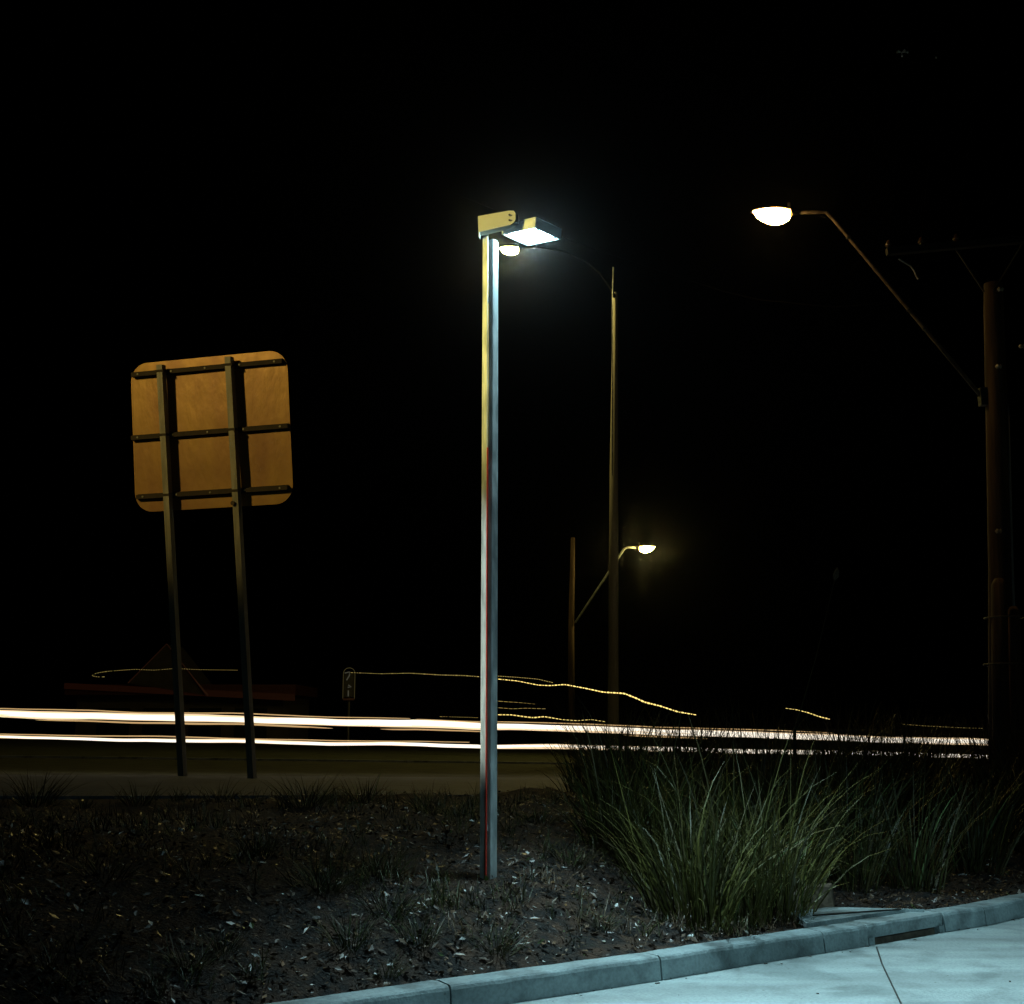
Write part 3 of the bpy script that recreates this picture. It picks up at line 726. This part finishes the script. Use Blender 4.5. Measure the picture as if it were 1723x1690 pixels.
# distant tall steel pole, arm to the left
D2 = 36.0
pb2 = P(1031, 1270, D2); base2 = Vector((pb2.x, pb2.y, zr(20) - .03))
sp = empty('street_lamp', base2, 'tall tapered steel street lamp whose arm reaches left behind the floodlight', 'street lamp')
b = MB(); b.tube([Vector((0, 0, -.2)), P(1033, 800, D2) - base2, P(1035.5, 497, D2) - base2, P(1035.5, 492, D2) - base2], [.17, .13, .075, .05], 18); b.build('shaft', M['steelpole'], sp, smooth=True)
b = MB(); b.tube([P(1030.5, 800, D2 - .2) - base2, P(1031, 500, D2 - .2) - base2, P(1032, 450, D2 - .2) - base2], [.02, .022, .02], 8); b.build('mast_rod', M['galv'], sp, smooth=True)
b = MB(); b.tube([P(x, y, D2 - .1) - base2 for x, y in ((1034, 500), (1028, 487), (1010, 460), (985, 440), (950, 424), (910, 417), (880, 418))], [.05, .04, .035, .03, .025, .025, .025], 8); b.build('lamp_arm', M['black'], sp, smooth=True)
lamp_head(sp, P(880, 419, D2 - .1) - base2, (-1, -.05, 0), .74, 850, (1, .78, .22))
# distant timber pole, arm to the right
D3 = 45.0
base3 = Vector((P(961, 1240, D3).x, D3, zr(25)))
tp = empty('street_lamp', base3, 'far timber street lamp pole with a slanting arm and lamp to the right', 'street lamp')
b = MB(); b.tube([Vector((0, 0, -.2)), P(961, 1050, D3) - base3, P(963, 960, D3) - base3, P(964, 905, D3) - base3], [.13, .11, .095, .08], 14); b.build('shaft', M['timber'], tp, smooth=True)
b = MB(); b.tube([P(968, 1048, D3 - .1) - base3, P(1050, 924, D3 - .1) - base3, P(1056, 921, D3 - .1) - base3, P(1070, 921.5, D3 - .1) - base3], .04, 8); b.build('lamp_arm', M['galv'], tp, smooth=True)
lamp_head(tp, P(1069, 921, D3 - .1) - base3, (1, -.05, 0), .74, 480, (1, .78, .22))

# ------------------------------------------------------------------ light trails along the road
def wob(px, seed): return noise.noise(Vector((px / 170.0, seed, 0))) * 2.2 + noise.noise(Vector((px / 60.0, seed + 9, 0))) * .7
def interp(tab, x):
    for (x0, y0), (x1, y1) in zip(tab, tab[1:]):
        if x <= x1: return lerp(y0, y1, (x - x0) / (x1 - x0))
    return tab[-1][1]
E_w = emat('headlight_glow', (1, .72, .42), 1.15)
E_d = emat('headlight_glow_thin', (1, .62, .26), .55)
E_c = emat('headlight_core_glow', (1, .90, .74), 1.5)
up_tab = [(-200, 1196), (0, 1201), (150, 1204), (230, 1208), (400, 1209), (560, 1216), (700, 1218), (800, 1222), (1000, 1227.5), (1110, 1232), (1250, 1236), (1400, 1241), (1520, 1246), (1660, 1250), (1900, 1257)]
upw = [(-200, 8), (0, 8), (200, 8), (300, 8.5), (560, 7.5), (700, 8.5), (850, 7), (1110, 7.5), (1660, 6.5), (1900, 6)]
lo_tab = [(-200, 1236), (0, 1240), (150, 1243), (300, 1245), (400, 1247.5), (560, 1251), (700, 1252.5), (800, 1255), (1000, 1258.5), (1150, 1261), (1320, 1266), (1500, 1270), (1640, 1273), (1900, 1279)]
low = [(-200, 3.6), (300, 4), (800, 4), (1100, 5), (1660, 4), (1900, 4)]
def trail(label, tab, wtab, seed, extra):
    b = MB(); pts = []; rad = []; x = -200
    while x <= 1900:
        y = interp(tab, x) + wob(x, seed) * 1.3; p = onc(x, y, 18.3); pts.append(p); rad.append((.72 * interp(wtab, x) + .5 * wob(x, seed + 4)) / FPX * p.y); x += 22
    b.tube(pts, rad, 12)
    for off, r, s2, xs in extra:
        pts = []; rr2 = []; x = xs[0]
        while x <= xs[1]:
            y = interp(tab, x) + off + wob(x, s2) * .8; p = onc(x, y, 18.3); pts.append(p); rr2.append(r * math.sin(PI * (x - xs[0]) / (xs[1] - xs[0])) ** .3 * p.y / FPX + .002); x += 20
        b.tube(pts, rr2, 6, mi=1)
    for k2 in range(5):                    # brighter cores inside the band
        xx = -200 + random.uniform(0, 300)
        while xx < 1800:
            ln = random.uniform(350, 900); x = xx; pts = []; rr2 = []; of = random.uniform(-.5, .5)
            while x <= min(1900, xx + ln):
                u = (x - xx) / ln; y = interp(tab, x) + wob(x, seed) * 1.3 + of * interp(wtab, x) + wob(x, seed + k2) * .4; p = onc(x, y, 18.24 - .01 * k2); pts.append(p)
                rr2.append((.001 + interp(wtab, x) * .27 * math.sin(PI * min(1, max(0, u))) ** .4 / FPX * p.y)); x += 22
            if len(pts) > 3: b.tube(pts, rr2, 6, mi=2)
            xx += ln + random.uniform(-200, 250)
    o = b.build('light_trail', [E_w, E_d, E_c], smooth=True); tag(o, label, 'light trail', 'vehicle light trails above the road'); return o
trail('thick upper white light streak running the full width above the road', up_tab, upw, 1.0,
      [(9.3, 1.3, 3, (60, 560)), (10.3, .8, 5, (300, 520)), (10, 1.1, 6, (640, 820)), (-8.6, .8, 7, (-150, 700)), (-8.2, .7, 8, (700, 1400)), (9, 1.0, 11, (1050, 1200))])
trail('thinner lower white light streak running the full width above the road', lo_tab, low, 2.3, [(-4.6, .8, 4, (-150, 800))])
def dotted(label, path, c, r, period, duty, strength, col=(1, .74, .22), fade=None, dens=None):
    b = MB(); pts = []
    for (x0, y0), (x1, y1) in zip(path, path[1:]):
        n = max(1, int(abs(x1 - x0) / 2))
        for i in range(n):
            t = i / n; pts.append((lerp(x0, x1, t), lerp(y0, y1, t)))
    pts.append(path[-1])
    # smooth
    for _ in range(4): pts = [pts[0]] + [((pts[i - 1][0] + pts[i][0] * 2 + pts[i + 1][0]) / 4, (pts[i - 1][1] + pts[i][1] * 2 + pts[i + 1][1]) / 4) for i in range(1, len(pts) - 1)] + [pts[-1]]
    W = [onc(x, y, c) for x, y in pts]; n = len(W); x0 = path[0][0]; x1 = path[-1][0]
    L0 = pts[0][0]
    i = 0
    while i < n - 1:
        ph = (abs(pts[i][0] - L0) % period) / period
        j = i
        while j < n - 1 and (abs(pts[j][0] - L0) % period) / period < duty and (abs(pts[j][0] - L0) // period) == (abs(pts[i][0] - L0) // period): j += 1
        if j > i:
            q = (pts[i][0] - x0) / (x1 - x0 + 1e-6); k = interp(fade, q) if fade else 1
            rr3 = r * .72 * k * W[i].y / FPX
            sg_ = W[i:j + 1]
            if len(sg_) == 1: sg_ = [W[i], W[i + 1]]
            b.tube(sg_, [rr3 * .8] + [rr3] * (len(sg_) - 2) + [rr3 * .8], 5)
            i = j + 1
        else: i += 1
    o = b.build('light_trail', emat('trail_glow', col, strength), smooth=True); tag(o, label, 'light trail', 'vehicle light trails above the road'); return o
CT = 22.0
dotted('long yellow dotted light line wavering down from the floodlight post past both far poles', [(838, 1143), (870, 1146), (905, 1153), (925, 1154), (950, 1152), (985, 1158.5), (1015, 1165), (1050, 1167), (1070, 1175), (1085, 1182), (1110, 1188), (1140, 1198), (1173, 1203.5)], CT, 1.7, 5.2, .78, 1.6, fade=[(0, .45), (.35, .75), (.5, .9), (.7, 1.25), (.92, .9), (1, .5)])
dotted('faint dotted line just above the start of the long yellow dotted line', [(838, 1138), (870, 1140), (905, 1143), (930, 1149)], CT, .7, 4, .5, .5)
dotted('thin yellow dotted line left of the floodlight post, rising from the narrow pylon sign', [(590, 1132), (640, 1134), (690, 1133), (740, 1136), (780, 1137), (806, 1139)], CT, .9, 4.5, .62, .4, fade=[(0, .45), (.4, .8), (.8, 1.2), (1, .9)])
dotted('hooked dotted yellow light line near the sign posts, leftmost of the dotted ones', [(176, 1139), (165, 1139.5), (153, 1137), (162, 1133), (180, 1130), (225, 1126.5), (260, 1128), (295, 1125), (330, 1127), (400, 1128)], CT, .7, 4, .55, .3, fade=[(0, 1.2), (-.3, 1), (1, .6)])
dotted('short yellow line with bright middle just above the thick streak, right of the floodlight post', [(838, 1203), (860, 1203), (880, 1206), (897, 1208), (915, 1206), (945, 1211), (970, 1213), (995, 1211), (1020, 1215)], CT, 1.0, 6, .8, 1.1, fade=[(0, 1.1), (.35, 1.5), (.6, .7), (1, .5)])
dotted('faint thin amber line second above the thick streak beside the floodlight post', [(838, 1191), (860, 1193), (885, 1192), (920, 1193)], CT, .5, 8, .9, .3)
dotted('short topmost faint amber line of the stack beside the floodlight post', [(838, 1180), (850, 1181), (875, 1182.5), (900, 1185)], CT, .5, 8, .9, .35, fade=[(0, 1.2), (1, .3)])
dotted('faint dotted line touching the thick streak left of the floodlight post', [(740, 1206), (775, 1207), (806, 1208)], CT, .5, 4, .6, .3)
dotted('short bright dotted yellow line by the tall flower stalk on the right', [(1322, 1192), (1340, 1194.5), (1358, 1199), (1378, 1206), (1398, 1211)], CT, 1.3, 5, .75, 1.1, fade=[(0, .4), (.4, .9), (.85, 1.3), (1, .7)])
dotted('very faint dotted line above the thick streak, nearest the timber pole', [(1520, 1219), (1560, 1222), (1620, 1225), (1655, 1226)], CT, .5, 5, .45, .25)

# tall flower stalk in front of the trails
p0 = P(1336, 1300, 12.0); p0.z = H(p0.x, p0.y)
st = empty('flower_stalk', p0, 'tall thin leaning flower stalk with a small pale tip, crossing the light streaks', 'flower stalk')
b = MB(); b.tube([Vector((0, 0, 0)), P(1337, 1230, 12) - p0, P(1352, 1180, 12) - p0, P(1372, 1110, 12) - p0, P(1405, 975, 12) - p0], [.022, .017, .006, .004, .003], 6); b.build('stem', attrmat('stalk', .6) if False else M['verge'], st, smooth=True)
b = MB(); b.tube([P(1404, 977, 12) - p0, P(1406, 970, 12) - p0, P(1408, 962, 12) - p0, P(1409, 955, 12) - p0], [.008, .03, .025, .004], 8); b.build('seed_head', M['rock'], st, smooth=True)

# ------------------------------------------------------------------ far things at left: shop and pylon sign
D4 = 62.0
red = emat('red_trim_glow', (1, .22, .08), .006)
red2 = emat('red_gable_glow', (1, .3, .14), .010)
gx0, gx1 = P(115, 1160, D4).x, P(500, 1160, D4).x; zb_ = P(300, 1170, D4).z; zt_ = P(300, 1152, D4).z
base4 = Vector(((gx0 + gx1) / 2, D4, 0)); shop = empty('shop_building', base4, 'dark low shop with a dim red roof edge and peaked gable behind the sign', 'building')
wd = gx1 - gx0
b = MB(); b.box((0, 3.2, zb_ / 2 - .3), (wd - .8, 6, zb_ + .6)); b.build('wall', M['wall'], shop)
for xx in (-.3, -.1, .1, .3):
    b = MB(); b.box((wd * xx, .17, zb_ * .45), (wd * .14, .06, zb_ * .6)); b.build('window', M['glass'], shop)
b = MB(); b.box((0, 3.0, (zb_ + zt_) / 2), (wd, 7, zt_ - zb_ - .02)); rf = b.build('roof', M['roofm'], shop)
b = MB(); n = 40; vs = []
for i in range(n + 1):
    x = lerp(-wd / 2, wd / 2, i / n); z0 = lerp(P(115, 1160, D4).z, P(500, 1180, D4).z, i / n)
    z1 = lerp(P(115, 1150, D4).z, P(500, 1169, D4).z, i / n)
    vs += [(x, -.53, z0), (x, -.53, z1), (x, -.62, z1), (x, -.62, z0)]
fs = []
for i in range(n):
    for j in range(4): fs.append((i * 4 + j, i * 4 + (j + 1) % 4, (i + 1) * 4 + (j + 1) % 4, (i + 1) * 4 + j))
b.add(vs, fs + [(0, 3, 2, 1), (n * 4, n * 4 + 1, n * 4 + 2, n * 4 + 3)]); b.build('fascia_light', red, rf)
A1, A2, A3 = [P(*q, D4 - .7) - base4 for q in ((216, 1150), (281, 1084), (350, 1171))]
b = MB(); b.add([A1, A2, A3, A1 + Vector((0, 3, 0)), A2 + Vector((0, 3, 0)), A3 + Vector((0, 3, 0))], [(0, 1, 2), (3, 5, 4), (0, 3, 4, 1), (1, 4, 5, 2), (2, 5, 3, 0)]); gb = b.build('gable', M['wall'], shop)
b = MB(); off = Vector((0, -.08, 0)); b.tube([A1 + off, A1.lerp(A2, .5) + off, A2 + off, A2.lerp(A3, .5) + off, A3 + off], [.03, .025, .03, .025, .06], 6); b.build('gable_light', red2, gb)
D5 = 52.0
base5 = Vector((P(586, 1200, D5).x, D5, 0)); py_ = empty('pylon_sign', base5, 'small narrow upright pylon sign with thin lit outline and rounded top', 'sign')
def q5(x, y): return P(x, y, D5) - base5
zt5, zb5 = q5(586, 1124).z, q5(586, 1176).z; w5 = q5(596, 1150).x - q5(576.5, 1150).x
b = MB(); b.box((0, .1, (zt5 + zb5) / 2 - .05), (w5 - .06, .12, zt5 - zb5 - .25)); cab = b.build('cabinet', M['dark'], py_)
b = MB(); b.tube([(0, .1, 0), (0, .1, zb5 + .05)], .06, 8); b.build('post', M['dark'], py_)
b = MB(); xw = w5 / 2; arcp = [(-xw, 0, zb5)] + [(-xw, 0, zt5 - xw * 1.0)] + [(-xw * math.cos(t), 0, zt5 - xw + xw * math.sin(t)) for t in [PI * i / 10 for i in range(1, 10)]] + [(xw, 0, zt5 - xw), (xw, 0, zb5)]
b.tube(arcp, .016, 5); b.build('outline_light', emat('pylon_outline_glow', (1, .8, .3), .03), cab)
b = MB(); b.box((0, 0, zb5 - .02), (w5, .05, .09)); b.build('base_light', red, cab)
b = MB()
for pl in (((580, 1133), (588, 1131), (588, 1137), (583, 1145)), ((586, 1153), (591, 1156), (585, 1157)), ((586, 1162), (586, 1172))):
    b.tube([q5(*q) + Vector((0, .0, 0)) for q in pl], .028, 5)
b.build('symbol', emat('pylon_symbol_glow', (.9, .85, .6), .045), cab)

# ------------------------------------------------------------------ added lamps, unseen, lighting the scene from outside the view
def spot(name, parent, loc, target, energy, col, size_deg, blend, rad=.05):
    d = bpy.data.lights.new(name, 'SPOT'); d.energy = energy; d.color = col; d.spot_size = math.radians(size_deg); d.spot_blend = blend; d.shadow_soft_size = rad
    o = bpy.data.objects.new(name, d); C.objects.link(o); o.parent = parent; o.location = Vector(loc) - parent.location
    o.rotation_euler = (Vector(target) - Vector(loc)).to_track_quat('-Z', 'Y').to_euler(); return o
def added_mast_lamp(name, lab, base, h, tgt, en, cone, blend, col=(1, .70, .20), rad=.06):  # builds one added mast and lamp, out of view
    fl = Vector(base); tw = empty(name, fl, lab, 'floodlight')
    b = MB(); b.tube([(0, 0, -.3), (0, 0, h + .1)], [.09, .05], 12); b.build('mast', M['steelpole'], tw)
    hp = fl + Vector((0, 0, h)); dv = (Vector(tgt) - hp).normalized(); hp += dv * .25
    b = MB(); b.box(hp - fl - dv * .1, (.3, .16, .24), dv.to_track_quat('Y', 'Z').to_matrix()); b.build('lamp_housing', M['dark'], tw)
    spot('beam', tw, hp + dv * .03, tgt, en, col, cone, blend, rad)
added_mast_lamp('added_floodlight', 'added amber floodlight on an unseen mast, lighting the back of the big sign', (-11.2, 7.0, zr(0)), 8.0, (-3.45, 16.2, 4.95), 2100, 22, .55, (1, .66, .17), .3)
added_mast_lamp('added_floodlight', 'added amber floodlight on an unseen mast, lighting the top of the floodlight post', (-10.0, 3.4, 0), 6.4, (0, 7, 4.5), 5400, 24, .9, (1, .84, .22))
added_mast_lamp('added_floodlight', 'added low greenish white floodlight out of view, lighting the floodlight post', (-9.5, 3.2, 0), 1.3, (-.05, 7, 1.75), 2400, 10, .5, (.85, 1, .85))
added_mast_lamp('added_floodlight', 'added cool white fill floodlight on a mast behind the viewer', (6.5, -3.0, 0), 6.0, (3.2, 4.6, 0), 1500, 42, .9, (.5, .9, 1.0), .12)

hb = MB(); hb.box((0, 70, 19), (160, 150, 44))  # thin volume added so that the lamps get a glow
m, n, l, b0 = newmat('lamp_glow_haze'); n.remove(b0)
vp = n.new('ShaderNodeVolumePrincipled'); vp.inputs['Density'].default_value = .00008; vp.inputs['Color'].default_value = (.9, .93, 1, 1); vp.inputs['Anisotropy'].default_value = .975
l.new(vp.outputs[0], n['Material Output'].inputs['Volume'])
tag(hb.build('haze', m), 'faint haze added to make the lamps glow', 'haze', kind='stuff')
